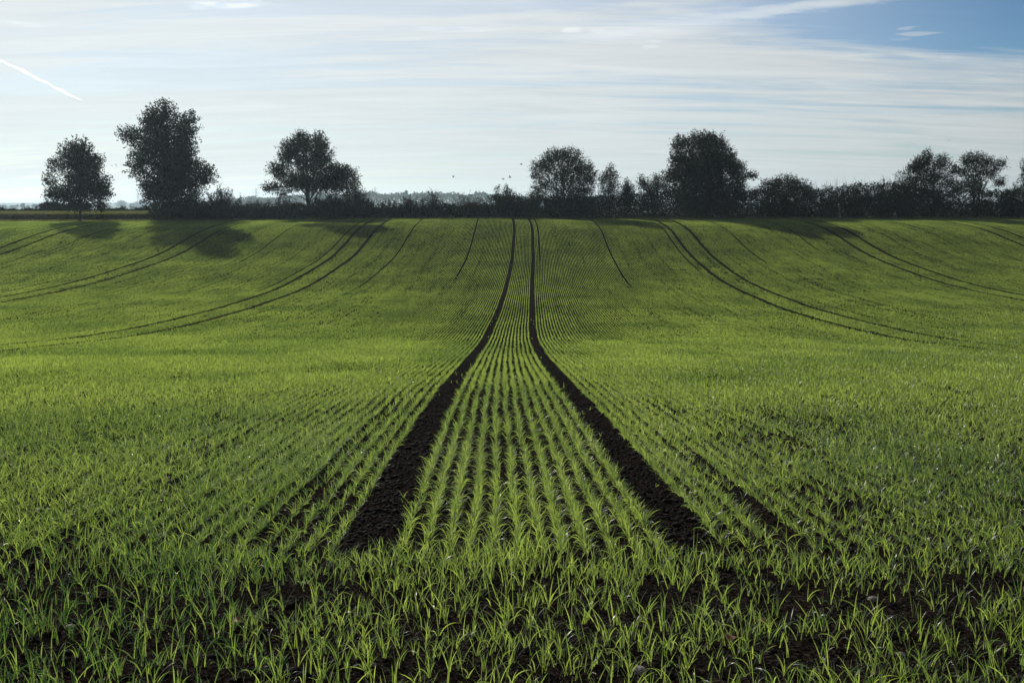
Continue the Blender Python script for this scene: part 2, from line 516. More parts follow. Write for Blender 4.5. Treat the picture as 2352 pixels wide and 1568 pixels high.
# ---------------------------------------------------------------- dew
if dew_sites:
    pts = []
    for V, segs, k in dew_sites:
        m = len(V)
        for _ in range(k):
            i = rng.integers(0, segs, m); s = rng.integers(0, 2, m)
            a = V[np.arange(m), 2 * i + s]
            nx_ = np.where(i + 1 < segs, 2 * (i + 1) + s, 2 * segs)
            b = V[np.arange(m), nx_]
            f = rng.random((m, 1))
            p = a * (1 - f) + b * f
            pts.append(p[rng.random(m) < 0.8 * np.clip((19 - p[:, 1]) / 11, 0, 1)])
    p = np.concatenate(pts)
    OV = np.array([(1, 0, 0), (-1, 0, 0), (0, 1, 0), (0, -1, 0), (0, 0, 1), (0, 0, -1)], float)
    OF = np.array([(0, 2, 4), (2, 1, 4), (1, 3, 4), (3, 0, 4), (2, 0, 5), (1, 2, 5), (3, 1, 5), (0, 3, 5)])
    r = rng.uniform(0.0007, 0.0016, len(p)) * np.clip(p[:, 1] / 9.0, 0.85, 1.5)
    V = (p[:, None, :] + OV[None] * r[:, None, None]).reshape(-1, 3)
    T = (np.arange(len(p))[:, None, None] * 6 + OF[None]).reshape(-1, 3)
    m, nt, out = new_mat('dew')
    gl = N(nt, 'ShaderNodeBsdfGlossy', i_Roughness=0.22)
    tl = N(nt, 'ShaderNodeBsdfTranslucent'); tl.inputs['Color'].default_value = (.9, .95, .9, 1)
    mx = N(nt, 'ShaderNodeMixShader', i_0=0.45)
    nt.links.new(tl.outputs[0], mx.inputs[1]); nt.links.new(gl.outputs[0], mx.inputs[2]); nt.links.new(mx.outputs[0], out.inputs['Surface'])
    tag(mesh_from('dew', V, None, T, m), 'glinting dew drops on the nearest shoots', 'dew', kind='stuff')
    print('dew', len(p))


# ---------------------------------------------------------------- trees and shrubs
def curve_pts(a, b, k=5, sag=0.0, wob=0.05):
    t = np.linspace(0, 1, k)[:, None]
    p = a + (b - a) * t
    ln = np.linalg.norm(b - a)
    p += (np.sin(PI * t)) * np.array([0, 0, sag * ln])
    p[1:-1] += rng.normal(0, wob * ln, (k - 2, 3)) * 0.5
    return p


def grow_tree(name, label, cat, yw, base, lobes, zoom, leaf=0.22, dens=1.0, trunk_r=0.25, holes=0.35, fork=0.35, mat=None, depth=1.0, group=None, sprig=1.0, spiky=0.06, stems=1, core=None):
    """base: sight line (X, Y) of the foot; lobes: crown masses (u, v, ru, rv) measured in the frame zoom = (x0, y0, scale)"""
    x0, y0, sc = zoom
    foot = at(base[0], base[1], yw)
    foot[2] = min(foot[2], float(ground(foot[0], yw))) - 0.05
    foot[2] = float(ground(foot[0], yw)) - 0.05
    mm = yw / CP / 2285.0 * 1.0
    L = []
    for (u, v, ru, rv) in lobes:
        c = at(x0 + u * sc, y0 + v * sc, yw)
        L.append((c - np.array([0, 0, .28]), ru * sc * mm * .95, rv * sc * mm * .95))
    cen = np.mean([l[0] for l in L], 0); top = max(l[0][2] + l[2] for l in L)
    width = max(l[0][0] + l[1] for l in L) - min(l[0][0] - l[1] for l in L)
    tree = thing(name, foot, label, cat, group)
    trunk, br = Tubes(), Tubes()
    H = top - foot[2]
    fk = foot + np.array([(cen[0] - foot[0]) * 0.5, 0, H * fork])
    for s in range(stems):
        off = np.array([rng.uniform(-1, 1) * 0.35, rng.uniform(-1, 1) * 0.35, 0]) * (stems > 1)
        p = curve_pts(foot + off * 0.6, fk + off * 2, 5, 0, 0.03)
        up = fk + np.array([(cen[0] - fk[0]) * 0.6, 0, H * (0.86 - fork)])
        p = np.vstack([p, curve_pts(fk + off * 2, up + off * 4, 5, 0, 0.05)[1:]])
        rr = trunk_r / math.sqrt(stems) * np.array([1.35, 1.05, .95, .88, .8, .62, .45, .3, .14])
        trunk.add(p, rr, 9)
    trunk.build('trunk', M_BARK, tree, foot)
    centres, dirs = [], []
    for (c, rx, rz) in L:
        ry = 0.5 * (rx + rz) * depth
        yo = rng.uniform(-1, 1) * max(0.0, width * 0.34 - ry * 0.4) * depth
        cc = c + np.array([0, yo, 0])
        hb = np.clip((cc[2] - foot[2]) * rng.uniform(0.35, 0.62), 0.5, None)
        start = np.array([foot[0] + (cen[0] - foot[0]) * min(1, hb / H), foot[1], foot[2] + hb])
        lr = max(0.03, trunk_r * 0.32 * min(1.2, (rx + rz) / 2.5))
        lp = curve_pts(start, cc, 6, 0.06, 0.05)
        br.add(lp, np.linspace(lr, lr * 0.3, 6), 6)
        ns = max(22, int(dens * 95 * (rx * ry * rz) ** 0.57 / sprig ** 0.6))
        d = unit(rng.normal(size=(ns, 3)))
        rad = rng.random(ns) ** (1 / 2.4)
        pos = cc + d * rad[:, None] * np.array([rx, ry, rz])
        hn = vnoise(pos[:, 0] * 2.8, pos[:, 1] * 2.8, pos[:, 2] * 2.8, seed=hash_name(name))
        ok = hn > holes * rng.uniform(0.7, 1.3, ns)
        pos, d = pos[ok], d[ok]
        out = unit(pos - (np.array([foot[0], foot[1], foot[2] + 0.3 * H])))
        dr = unit(0.55 * d + 0.6 * out + rng.normal(0, .35, pos.shape) + np.array([0, 0, 0.15 + spiky]))
        centres.append(pos); dirs.append(dr)
        for q in pos[rng.random(len(pos)) < min(1, 16 / max(1, len(pos)))]:
            br.add(curve_pts(lp[rng.integers(3, 6)], q, 4, 0.03, 0.05), np.linspace(lr * 0.28, 0.012, 4), 3)
    pos = np.concatenate(centres); dr = np.concatenate(dirs)
    tw = rng.random(len(pos)) < 0.30
    for q, dd in zip(pos[tw], dr[tw]):
        br.add(np.array([q - dd * 0.25, q + dd * sprig * 0.5, q + dd * sprig * (1.0 + spiky * 0.8)]), [0.02, 0.014, 0.006], 3)
    br.build('branches', M_TWIG, tree, foot)
    k = 9
    s = rng.random((len(pos), k, 1))
    lp = pos[:, None, :] + dr[:, None, :] * (s - 0.3) * sprig + rng.normal(0, 0.20 * sprig, (len(pos), k, 3)) * (1.1 - 0.7 * s)
    ld = unit(dr[:, None, :] * 0.7 + rng.normal(0, 0.7, lp.shape) + np.array([0, 0, -0.12]))
    sz = leaf * rng.uniform(0.6, 1.3, len(pos) * k)
    V, Q = leaf_cards(lp.reshape(-1, 3), ld.reshape(-1, 3), sz)
    V[:, 2] = np.maximum(V[:, 2], ground(V[:, 0], V[:, 1]) + 0.02)
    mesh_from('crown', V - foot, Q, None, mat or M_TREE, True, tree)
    return tree


def hash_name(s):
    return sum(ord(c) * (i + 3) for i, c in enumerate(s)) % 997


ZA = (0.0, 201.0, 0.2441); ZB = (516.8, 258.4, 0.2441); ZC = (1033.6, 258.4, 0.3174); ZD = (1722.7, 258.4, 0.2676)

grow_tree('maple_tree', 'small lone tree with airy oval crown on a bare trunk before the bank', 'tree', 134.6, (183, 505),
          [(735, 545, 100, 80), (650, 600, 100, 90), (850, 680, 110, 90), (590, 730, 95, 75), (740, 720, 140, 130), (915, 740, 65, 70), (520, 850, 75, 55), (720, 880, 190, 110), (920, 880, 80, 70), (530, 965, 85, 50), (650, 990, 150, 80), (830, 990, 160, 85), (975, 955, 70, 45), (720, 1080, 130, 60), (860, 1090, 80, 45), (740, 880, 150, 170), (745, 700, 130, 150), (600, 1000, 110, 60), (890, 990, 110, 60)],
          ZA, leaf=0.26, dens=0.95, trunk_r=0.17, holes=0.36, fork=0.2)
grow_tree('large_maple_tree', 'tallest tree, a broad dense dark crown reaching almost to the ground', 'tree', 138.0, (390, 502),
          [(1600, 250, 140, 110), (1440, 310, 110, 100), (1710, 310, 95, 110), (1280, 450, 90, 70), (1560, 460, 230, 190), (1780, 470, 100, 120), (1310, 600, 90, 100), (1600, 680, 250, 180), (1360, 740, 90, 100), (1790, 650, 80, 90), (1890, 800, 95, 95), (1560, 880, 230, 150), (1780, 880, 100, 100), (1420, 930, 95, 90), (1620, 1040, 210, 90), (1760, 1020, 80, 60), (1560, 1130, 90, 70), (1640, 1180, 80, 60), (1510, 500, 300, 270), (1560, 760, 310, 230), (1700, 800, 240, 160), (1540, 980, 220, 140)],
          ZA, leaf=0.27, dens=0.8, trunk_r=0.42, holes=0.30, fork=0.25)
grow_tree('lime_tree', 'spreading tree with pointed crown and drooping low limb on its left', 'tree', 138.0, (714, 500),
          [(735, 260, 90, 85), (855, 255, 75, 85), (640, 345, 100, 85), (800, 410, 180, 150), (940, 390, 85, 100), (545, 415, 60, 40), (560, 530, 110, 60), (470, 570, 55, 35), (770, 590, 210, 140), (970, 560, 110, 130), (470, 690, 90, 35), (630, 650, 120, 80), (830, 680, 150, 70), (550, 745, 35, 28), (1010, 660, 120, 90), (1060, 560, 80, 80)],
          ZB, leaf=0.22, dens=1.45, trunk_r=0.30, holes=0.24, fork=0.3)
grow_tree('field_tree', 'loose thin-leaved tree tucked against the right side of the spreading tree', 'tree', 141.0, (800, 500),
          [(1120, 560, 80, 80), (1195, 600, 60, 100), (1150, 700, 100, 80), (1240, 720, 50, 80), (1080, 690, 70, 70), (1290, 800, 60, 55), (1180, 790, 90, 60), (1240, 850, 100, 60)],
          ZB, leaf=0.20, dens=1.0, trunk_r=0.14, holes=0.34, fork=0.3, stems=2)
grow_tree('hawthorn_tree', 'round bushy tree with ragged spiky outline, left of the small slim tree', 'tree', 138.0, (1296, 500),
          [(770, 300, 85, 45), (870, 310, 80, 55), (700, 365, 85, 45), (635, 385, 45, 25), (820, 410, 160, 95), (960, 390, 65, 60), (640, 445, 50, 30), (690, 520, 90, 50), (890, 520, 150, 80), (1000, 460, 45, 60), (650, 590, 60, 40), (800, 610, 150, 60), (960, 610, 110, 70), (780, 690, 140, 50), (920, 690, 140, 50)],
          ZC, leaf=0.19, dens=1.5, trunk_r=0.24, holes=0.26, fork=0.25, spiky=0.15, sprig=1.0, stems=3)
grow_tree('slim_tree', 'small slim tree standing close beside the round bushy tree', 'tree', 138.6, (1394, 500),
          [(1162, 400, 18, 24), (1150, 445, 45, 32), (1190, 470, 28, 28), (1110, 480, 36, 36), (1140, 530, 50, 45), (1180, 530, 40, 40), (1150, 600, 70, 60)],
          ZC, leaf=0.19, dens=1.2, trunk_r=0.12, holes=0.30, fork=0.3)
grow_tree('pointed_shrub', 'pointed dark shrub in the dip between two small hedgerow trees', 'shrub', 138.2, (1441, 500),
          [(1278, 505, 16, 22), (1285, 540, 36, 28), (1300, 570, 45, 35), (1250, 575, 35, 35), (1280, 640, 70, 50)],
          ZC, leaf=0.17, dens=1.5, trunk_r=0.09, holes=0.22, fork=0.3, mat=M_SHRUB, spiky=0.3, stems=2)
grow_tree('two_topped_tree', 'low tree with two rounded tops at the left foot of the biggest right-hand tree', 'tree', 138.6, (1495, 500),
          [(1395, 485, 36, 22), (1490, 475, 40, 22), (1440, 520, 70, 30), (1510, 515, 45, 35), (1450, 560, 90, 40), (1450, 640, 90, 50)],
          ZC, leaf=0.19, dens=1.3, trunk_r=0.13, holes=0.26, fork=0.3, stems=2)
grow_tree('oak_tree', 'big broad tree with a dense domed crown rising above the right hedgerow', 'tree', 138.0, (1620, 500),
          [(1645, 235, 55, 55), (1800, 205, 100, 65), (1900, 215, 90, 70), (1625, 335, 55, 55), (1780, 340, 160, 120), (1940, 325, 100, 105), (1610, 440, 50, 60), (1700, 440, 120, 100), (1870, 460, 140, 100), (2050, 340, 38, 55), (2060, 430, 70, 80), (2105, 380, 28, 34), (2175, 445, 35, 18), (2130, 505, 50, 35), (1700, 560, 150, 60), (1960, 550, 130, 70), (2090, 580, 60, 40), (1750, 650, 150, 60), (1950, 650, 150, 60), (1820, 590, 190, 90), (1860, 420, 220, 150)],
          ZC, leaf=0.23, dens=1.35, trunk_r=0.36, holes=0.18, fork=0.3)
grow_tree('domed_shrub', 'wide dome-shaped dark shrub just right of the big broad tree', 'shrub', 138.2, (1800, 500),
          [(280, 590, 120, 50), (150, 630, 90, 55), (420, 630, 95, 55), (60, 690, 55, 50), (520, 700, 55, 50), (290, 720, 240, 90), (290, 820, 250, 70)],
          ZD, leaf=0.18, dens=1.7, trunk_r=0.14, holes=0.18, fork=0.25, mat=M_SHRUB, stems=3)
grow_tree('ash_tree', 'upright tree with a peaked top rising out of the twiggy thicket', 'tree', 138.0, (2145, 500),
          [(1565, 360, 36, 48), (1480, 410, 50, 45), (1650, 410, 55, 50), (1400, 470, 50, 40), (1560, 470, 150, 90), (1690, 490, 38, 55), (1560, 580, 140, 70), (1680, 610, 55, 45), (1450, 590, 60, 60), (1730, 660, 60, 25), (1560, 690, 150, 60), (1560, 790, 150, 70)],
          ZD, leaf=0.19, dens=1.5, trunk_r=0.22, holes=0.25, fork=0.3, spiky=0.15)
grow_tree('fan_tree', 'rounded tree with stems fanning up from the hedge, beside the peaked tree', 'tree', 138.0, (2246, 500),
          [(1900, 390, 80, 42), (2010, 395, 60, 42), (1835, 410, 38, 28), (2080, 440, 65, 50), (1960, 480, 140, 80), (1815, 500, 50, 28), (2130, 510, 34, 34), (1950, 590, 120, 65), (2085, 585, 50, 40), (1850, 630, 60, 35), (1970, 660, 80, 40), (1960, 800, 130, 60)],
          ZD, leaf=0.19, dens=1.35, trunk_r=0.22, holes=0.28, fork=0.25, spiky=0.1, stems=4)
grow_tree('edge_tree', 'tree cut by the right edge of the view, only its left twigs showing', 'tree', 138.0, (2385, 500),
          [(2365, 470, 40, 50), (2345, 560, 50, 50), (2450, 430, 90, 80), (2450, 560, 100, 80), (2420, 660, 110, 60), (2440, 790, 110, 70)],
          ZD, leaf=0.19, dens=1.2, trunk_r=0.2, holes=0.28, fork=0.3)


# twiggy shrubs: many upright stems, small leaves
def twig_shrub(name, label, X, top, halfw, yw, n=60, leaf=0.13, leafy=1.0, cat='shrub', bottom=502):
    foot = at(X, bottom, yw); foot[2] = float(ground(foot[0], yw)) - 0.03
    mm = yw / CP / 2285.0
    H = at(X, top, yw)[2] - foot[2]; hw = halfw * mm * 1.25; n = int(n * 1.25); leafy = leafy * 1.5
    sh = thing(name, foot, label, cat)
    tb = Tubes(); pc, pd = [], []
    for i in range(n):
        a = rng.uniform(0, 2 * PI); rr = math.sqrt(rng.random()) * hw
        reach = 1 - 0.45 * (rr / hw) ** 2
        tip = np.array([rr * math.cos(a), rr * math.sin(a) * 0.9, H * reach * rng.uniform(0.72, 1.04)])
        st = np.array([tip[0] * 0.35, tip[1] * 0.35, 0])
        p = curve_pts(st, tip, 6, 0, 0.05)
        tb.add(p, np.linspace(0.022, 0.006, 6), 3)
        k = rng.integers(2, 5)
        for _ in range(k):
            f = rng.uniform(0.35, 0.95); b = st + (tip - st) * f
            e = b + unit(rng.normal(0, 0.55, 3) + np.array([0, 0, 0.9])) * rng.uniform(0.3, 0.9) * min(1, H / 3)
            tb.add(np.array([b, (b + e) / 2 + rng.normal(0, .03, 3), e]), [0.012, 0.008, 0.005], 3)
            m = int(rng.integers(6, 16) * leafy)
            t = rng.random((m, 1)); pc.append(b + (e - b) * t + rng.normal(0, 0.07, (m, 3))); pd.append(np.tile(e - b, (m, 1)) + rng.normal(0, .5, (m, 3)))
        m = int(26 * leafy * H / 2.5)
        t = rng.random((m, 1)) ** 1.5 * 0.92
        pc.append(st + (tip - st) * t + rng.normal(0, 0.22, (m, 3))); pd.append(rng.normal(0, 1, (m, 3)) + np.array([0, 0, .4]))
    c = np.concatenate(pc); d = np.concatenate(pd); c[:, 2] = np.maximum(c[:, 2], 0.05)
    tb.build('stems', M_TWIG, sh)
    V, Q = leaf_cards(c, d, leaf * rng.uniform(0.6, 1.4, len(c)))
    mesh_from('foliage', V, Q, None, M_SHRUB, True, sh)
    return sh


twig_shrub('leafy_shrub', 'tall feathery shrub beside the foot of the tallest tree', 512, 428, 42, 137.2, 80, leafy=1.6)
twig_shrub('leafy_shrub', 'dark rounded shrub filling the gap behind the trunk of the tallest tree', 447, 447, 38, 137.6, 70, leafy=1.9)
twig_shrub('low_shrub', 'low tangled shrub, the lowest stretch left of the spreading tree', 592, 456, 36, 137.6, 60, leafy=1.3)
twig_shrub('low_shrub', 'low brownish shrub under the drooping limb of the spreading tree', 655, 452, 34, 137.2, 60, leafy=1.3)
twig_shrub('dense_shrub', 'dark dense shrub against the trunk of the spreading tree', 765, 442, 46, 136.8, 90, leafy=2.0)
twig_shrub('loose_shrub', 'loose leafy shrub right of the thin-leaved tree', 835, 445, 24, 137.2, 45, leafy=1.3)
twig_shrub('knobbly_shrub', 'low shrub with knobbly clumps against the hazy wood', 893, 456, 28, 137.6, 45, leafy=1.2)
twig_shrub('knobbly_shrub', 'shrub with two knobbly tops against the hazy wood', 942, 449, 24, 137.2, 45, leafy=1.4)
twig_shrub('bare_shrub', 'fan of thin bare twigs rising before the hazy wood', 990, 436, 26, 137.4, 60, leafy=0.6)
twig_shrub('bare_shrub', 'thin wispy upright twigs left of the pointed leafy bush', 1066, 434, 22, 137.4, 42, leafy=0.4)
twig_shrub('bare_shrub', 'sparse spread of twigs before the last hump of hazy wood', 1102, 447, 26, 137.6, 42, leafy=0.5)
twig_shrub('bushy_shrub', 'bushy shrub peaking under the pair of birds', 1160, 420, 34, 137.0, 85, leafy=1.5)
twig_shrub('twiggy_shrub', 'twiggy shrub between the peaked bush and the round bushy tree', 1212, 436, 28, 137.4, 50, leafy=0.9)
twig_shrub('wispy_shrub', 'wispy bare-topped shrub just right of the dome-shaped shrub', 1900, 414, 30, 137.2, 60, leafy=0.7)
twig_shrub('upright_shrub', 'flat-topped thicket of upright twigs in the low stretch', 1962, 408, 36, 137.2, 95, leafy=1.0)
twig_shrub('upright_shrub', 'second thicket of upright twigs, nearer the peaked tree', 2025, 404, 34, 137.4, 90, leafy=1.0)
twig_shrub('tall_shrub', 'tall twiggy shrub leaning against the peaked tree', 2080, 372, 32, 137.8, 90, leafy=1.1)
twig_shrub('corner_shrub', 'twiggy shrub between the fan-stemmed tree and the right edge', 2325, 425, 34, 137.2, 70, leafy=1.1)
twig_shrub('dark_bush', 'dark rounded bush on the bank left of the small lone tree', 122, 462, 30, 150.5, 80, leafy=2.2, bottom=490)
twig_shrub('dark_bush', 'low dark bush showing behind the trunk of the small lone tree', 175, 463, 30, 150.8, 70, leafy=2.0, bottom=490)


def hedge(name, label, prof, y0, depth, n_leaf, leaf, stem_n, mat=M_SHRUB, cat='hedge', low=0.0):
    """prof: (X, Yt) sight lines of its top; filled with leaves and stems from ground to top"""
    Xs = np.array([p[0] for p in prof], float); Ys = np.array([p[1] for p in prof], float)
    w0 = at(Xs[0], Ys[0], y0); w1 = at(Xs[-1], Ys[-1], y0)
    root = thing(name, ((w0[0] + w1[0]) / 2, y0, float(ground((w0[0] + w1[0]) / 2, y0))), label, cat)
    off = np.array(root.location)

    def top_z(x):
        X = 1176 + x / (y0 / CP) * 2285 / 1.0
        yt = np.interp(X, Xs, Ys)
        yn = (784 - yt) / 2285
        t = y0 / (CP + yn * SP)
        return t * (yn * CP - SP)
    x = rng.uniform(w0[0], w1[0], n_leaf); dy = rng.normal(0, depth * 0.45, n_leaf)
    gz = ground(x, y0 + dy)
    tz = top_z(x) + 0.60 * (fbm(x * 1.1, dy * 0.8, 3, hash_name(label)) - 0.5) * 2 - np.abs(dy / depth) * 0.35
    f = 1 - rng.random(n_leaf) ** 1.15 * 0.98
    z = gz + 0.02 + (tz - gz) * (low + (1 - low) * (1 - f * 0.98))
    hn = vnoise(x * 1.2, dy * 1.2, z * 1.4, seed=hash_name(label))
    ok = (hn > 0.30) | ((z - gz) / (tz - gz + 1e-6) < 0.55)
    c = np.stack([x, y0 + dy, z], -1)[ok]
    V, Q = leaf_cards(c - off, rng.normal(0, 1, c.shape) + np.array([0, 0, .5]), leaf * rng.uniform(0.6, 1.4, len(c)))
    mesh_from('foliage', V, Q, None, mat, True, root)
    tb = Tubes()
    for i in range(stem_n):
        x = rng.uniform(w0[0], w1[0]); dy = rng.normal(0, depth * 0.4)
        gz = float(ground(x, y0 + dy)); tz = float(top_z(np.array(x)))
        a = np.array([x, y0 + dy, gz]); b = np.array([x + rng.normal(0, .3), y0 + dy + rng.normal(0, .3), gz + (tz - gz) * rng.uniform(0.8, 1.32)])
        tb.add(curve_pts(a, b, 5, 0, .05) - off, np.linspace(0.03, 0.006, 5), 3)
    if stem_n:
        tb.build('stems', M_TWIG, root)
    return root


hedge('hedge', 'long dark hedge between the tallest tree and the round bushy tree',
      [(395, 474), (430, 466), (560, 478), (640, 476), (700, 470), (830, 476), (900, 480), (960, 474), (1050, 470), (1130, 470), (1200, 462), (1240, 456)], 138.2, 1.1, 52000, 0.22, 420)
hedge('hedge', 'long dark hedge under the trees right of the round bushy tree',
      [(1240, 452), (1330, 452), (1420, 446), (1530, 442), (1700, 444), (1760, 430), (1880, 430), (1930, 424), (2000, 420), (2060, 420), (2130, 436), (2230, 440), (2300, 434), (2352, 430), (2460, 430)], 138.4, 1.2, 80000, 0.22, 520)
hedge('bramble_hedge', 'low bramble hedge along the top of the grassy bank',
      [(-60, 480), (30, 477), (90, 481), (140, 476), (230, 478), (270, 478), (310, 476), (345, 474), (385, 478)], 150.0, 0.8, 12000, 0.20, 0, mat=M_TREE)

# rough grass on the bank and along the field edge
n = 26000
x = rng.uniform(-80, -43, n); y = rng.uniform(138.0, 149, n)
x2 = rng.uniform(-80, 80, 16000); y2 = rng.uniform(134.6, 137.0, 16000)
x3 = rng.uniform(-80, -43, 7000); y3 = rng.uniform(137.2, 138.1, 7000)
x = np.concatenate([x, x2, x3]); y = np.concatenate([y, y2, y3]); n = len(x)
c = np.stack([x, y, ground(x, y)], -1)
V, Q = leaf_cards(c, rng.normal(0, .45, (n, 3)) + np.array([0, 0, 1.0]), 0.22 * rng.uniform(.5, 1.4, n), 0.3)
tag(mesh_from('verge_grass', V, Q, None, M_GRASS), 'rough grass along the far field edge and on the bank', 'grass', kind='stuff')

# thin post at the hedge
p = at(346.5, 463, 149.0); gz = float(ground(p[0], 149.0))
po = thing('wooden_post', (p[0], 149.0, gz), 'thin dark post standing in the bramble hedge near the tallest tree', 'post')
tb = Tubes(); tb.add(np.array([[0, 0, -.2], [0.01, 0, .9], [0, 0, p[2] - gz]]), [.07, .065, .055], 8); tb.build('pole', M_WOOD, po)
tb = Tubes(); tb.add(np.array([[0, 0, p[2] - gz - .01], [0, 0, p[2] - gz + .04], [0, 0, p[2] - gz + .07]]), [.075, .07, .01], 8); tb.build('cap', M_STEEL, po)


# ---------------------------------------------------------------- far trees
def far_tree(X, top, hw, yw, label, pointy=0.0, name='distant_tree', slim=False):
    gz = -13.0
    c0 = at(X, top, yw); mm = yw / CP / 2285.0
    gz = float(ground(c0[0], yw)); H = c0[2] - gz; w = hw * mm
    t = thing(name, (c0[0], yw, gz), label, 'tree', 'hazy trees beyond the hedge')
    tb = Tubes(); tb.add(np.array([[0, 0, -.3], [0.2, 0, H * .35], [0, 0, H * .8]]), [H * .03, H * .022, H * .006], 7)
    tb.build('trunk', M_BARK, t)
    n = 1500
    k = 9
    lc = np.stack([rng.uniform(-.55, .55, k) * w, rng.uniform(-.55, .55, k) * w, H * rng.uniform(0.35, 0.80, k)], -1)
    lr = w * rng.uniform(.4, .62, k) * (1 - pointy * (lc[:, 2] / H - .3))
    lc[:, :2] *= (1 - pointy * (lc[:, 2] / H - .3))[:, None]
    lc[:, 2] = np.minimum(lc[:, 2], H - lr * 1.0)
    lc[0] = (0, 0, H - lr[0] * 0.95)
    if slim:
        lc[:, 2] = np.linspace(.3, .93, k) * H; lr = w * np.linspace(1.0, .55, k); lc[:, :2] *= .3; lc[0, 2] = .3 * H
    i = rng.integers(0, k, n)
    d = unit(rng.normal(size=(n, 3)))
    c = lc[i] + d * (lr[i] * rng.random(n) ** .4)[:, None] * np.array([1, 1, .9])
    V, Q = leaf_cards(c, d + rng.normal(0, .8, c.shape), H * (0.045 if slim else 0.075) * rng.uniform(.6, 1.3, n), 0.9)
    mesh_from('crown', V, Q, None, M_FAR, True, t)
    return t


for (u, v, hw, yw, lab, pt) in [
    (20, 262, 55, 1000, 'hazy tree at the far left edge above the bramble hedge', 0.0),
    (165, 268, 48, 1050, 'hazy wide tree second from the left beyond the brambles', 0.1),
    (228, 262, 24, 1150, 'slim hazy tree squeezed between two wider hazy trees', 0.2),
    (310, 243, 38, 950, 'hazy pointed tree left of the dark bush', 0.45),
    (378, 270, 24, 1000, 'small hazy tree right of the pointed hazy tree', 0.3),
    (465, 255, 42, 1000, 'hazy tree showing over the twigs of the dark bush', 0.1),
    (1350, 285, 42, 1100, 'low hazy tree just right of the small lone tree', 0.0),
    (1455, 262, 50, 1050, 'round hazy tree in the gap between the two left trees', 0.0),
    (1618, 200, 66, 1500, 'pale tall domed tree under the pylon gap', 0.0),
    (1640, 262, 36, 1000, 'small bluish tree in front of the pale domed tree', 0.25),
    (1780, 244, 48, 1250, 'hazy tree left of the post in the brambles', 0.1),
    (1850, 222, 55, 1500, 'pale tree straight below the pylon left of the tallest tree', 0.1),
    (1945, 205, 55, 1450, 'pale tree against the left side of the tallest tree', 0.1),
    (2060, 235, 60, 1300, 'hazy tree half hidden by the tallest tree', 0.0)]:
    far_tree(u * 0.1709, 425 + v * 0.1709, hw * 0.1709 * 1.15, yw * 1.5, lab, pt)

far_tree(932.5, 437, 4.2, 1230, 'slim poplar standing out of the hazy wood', 0.0, 'distant_poplar', True)

# the hazy wood that reads as one mass
prof = [(500, 462), (560, 456), (590, 452), (620, 455), (700, 448), (780, 444), (846, 443), (858, 440), (866, 440), (880, 444), (892, 446), (905, 443), (930, 442), (942, 446), (958, 442), (977, 442), (1006, 439), (1022, 442), (1040, 441), (1051, 444), (1075, 449), (1088, 444), (1098, 440), (1110, 440), (1122, 445), (1150, 450), (1230, 456), (1400, 462)]
n = 26000
X = rng.uniform(500, 1400, n); yw = 1250 + 200 * rng.random(n) ** 1.2
tz = np.array([at(a, b, 1270)[2] for a, b in zip(X, np.interp(X, *zip(*prof)))])
x = (X - 1176) / 2285 * yw / CP
gz = ground(x, yw)
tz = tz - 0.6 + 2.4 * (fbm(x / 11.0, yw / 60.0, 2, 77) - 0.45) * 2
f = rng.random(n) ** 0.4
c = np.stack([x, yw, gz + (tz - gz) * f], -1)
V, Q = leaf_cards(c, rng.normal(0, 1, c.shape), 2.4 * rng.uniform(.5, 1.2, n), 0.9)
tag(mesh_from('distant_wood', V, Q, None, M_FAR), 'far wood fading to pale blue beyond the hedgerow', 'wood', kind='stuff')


# ---------------------------------------------------------------- pylons
def pylon(X, top, yw, label):
    c = at(X, top, yw); gz = float(ground(c[0], yw)); H = c[2] - gz
    p = thing('electricity_pylon', (c[0], yw, gz), label, 'pylon', 'pylons in the haze')
    t = Tubes(); w = lambda h: 3.6 * (1 - h) ** 1.3 * H / 48 + 0.35
    hs = np.array([0, .15, .3, .45, .58, .70, .82, .93, 1.0])
    for sx in (-1, 1):
        for sy in (-1, 1):
            t.add(np.array([[sx * w(h), sy * w(h), h * H] for h in hs]), np.full(len(hs), .22), 4)
    for a, b in zip(hs[:-1], hs[1:]):
        for sy in (-1, 1):
            t.add(np.array([[-w(a), sy * w(a), a * H], [w(b), sy * w(b), b * H]]), [.11, .11], 3)
            t.add(np.array([[w(a), sy * w(a), a * H], [-w(b), sy * w(b), b * H]]), [.11, .11], 3)
        for sx in (-1, 1):
            t.add(np.array([[sx * w(a), -w(a), a * H], [sx * w(b), w(b), b * H]]), [.11, .11], 3)
    t.build('tower', M_STEEL, p)
    for h, ln in ((.62, 7.0), (.76, 8.5), (.89, 6.0)):
        t = Tubes(); ln = ln * H / 48
        for s in (-1, 1):
            t.add(np.array([[0, 0, h * H + 1.1], [s * ln * .6, 0, h * H + .7], [s * ln, 0, h * H]]), [.25, .2, .12], 4)
            t.add(np.array([[0, 0, h * H - .6], [s * ln * .6, 0, h * H - .3], [s * ln, 0, h * H]]), [.22, .18, .12], 4)
            t.add(np.array([[s * ln, 0, h * H], [s * ln, 0, h * H - 1.2], [s * ln, 0, h * H - 2.4]]), [.12, .16, .12], 4)
        t.build('cross_arm', M_STEEL, p)
    return p


pylon(316.6, 436, 2350, 'faint pylon between the two left trees')
pylon(588, 431, 2500, 'faint pylon over the low shrubs left of the spreading tree')
pylon(861.7, 428.5, 2600, 'faint pylon tip above the wood right of the spreading tree')


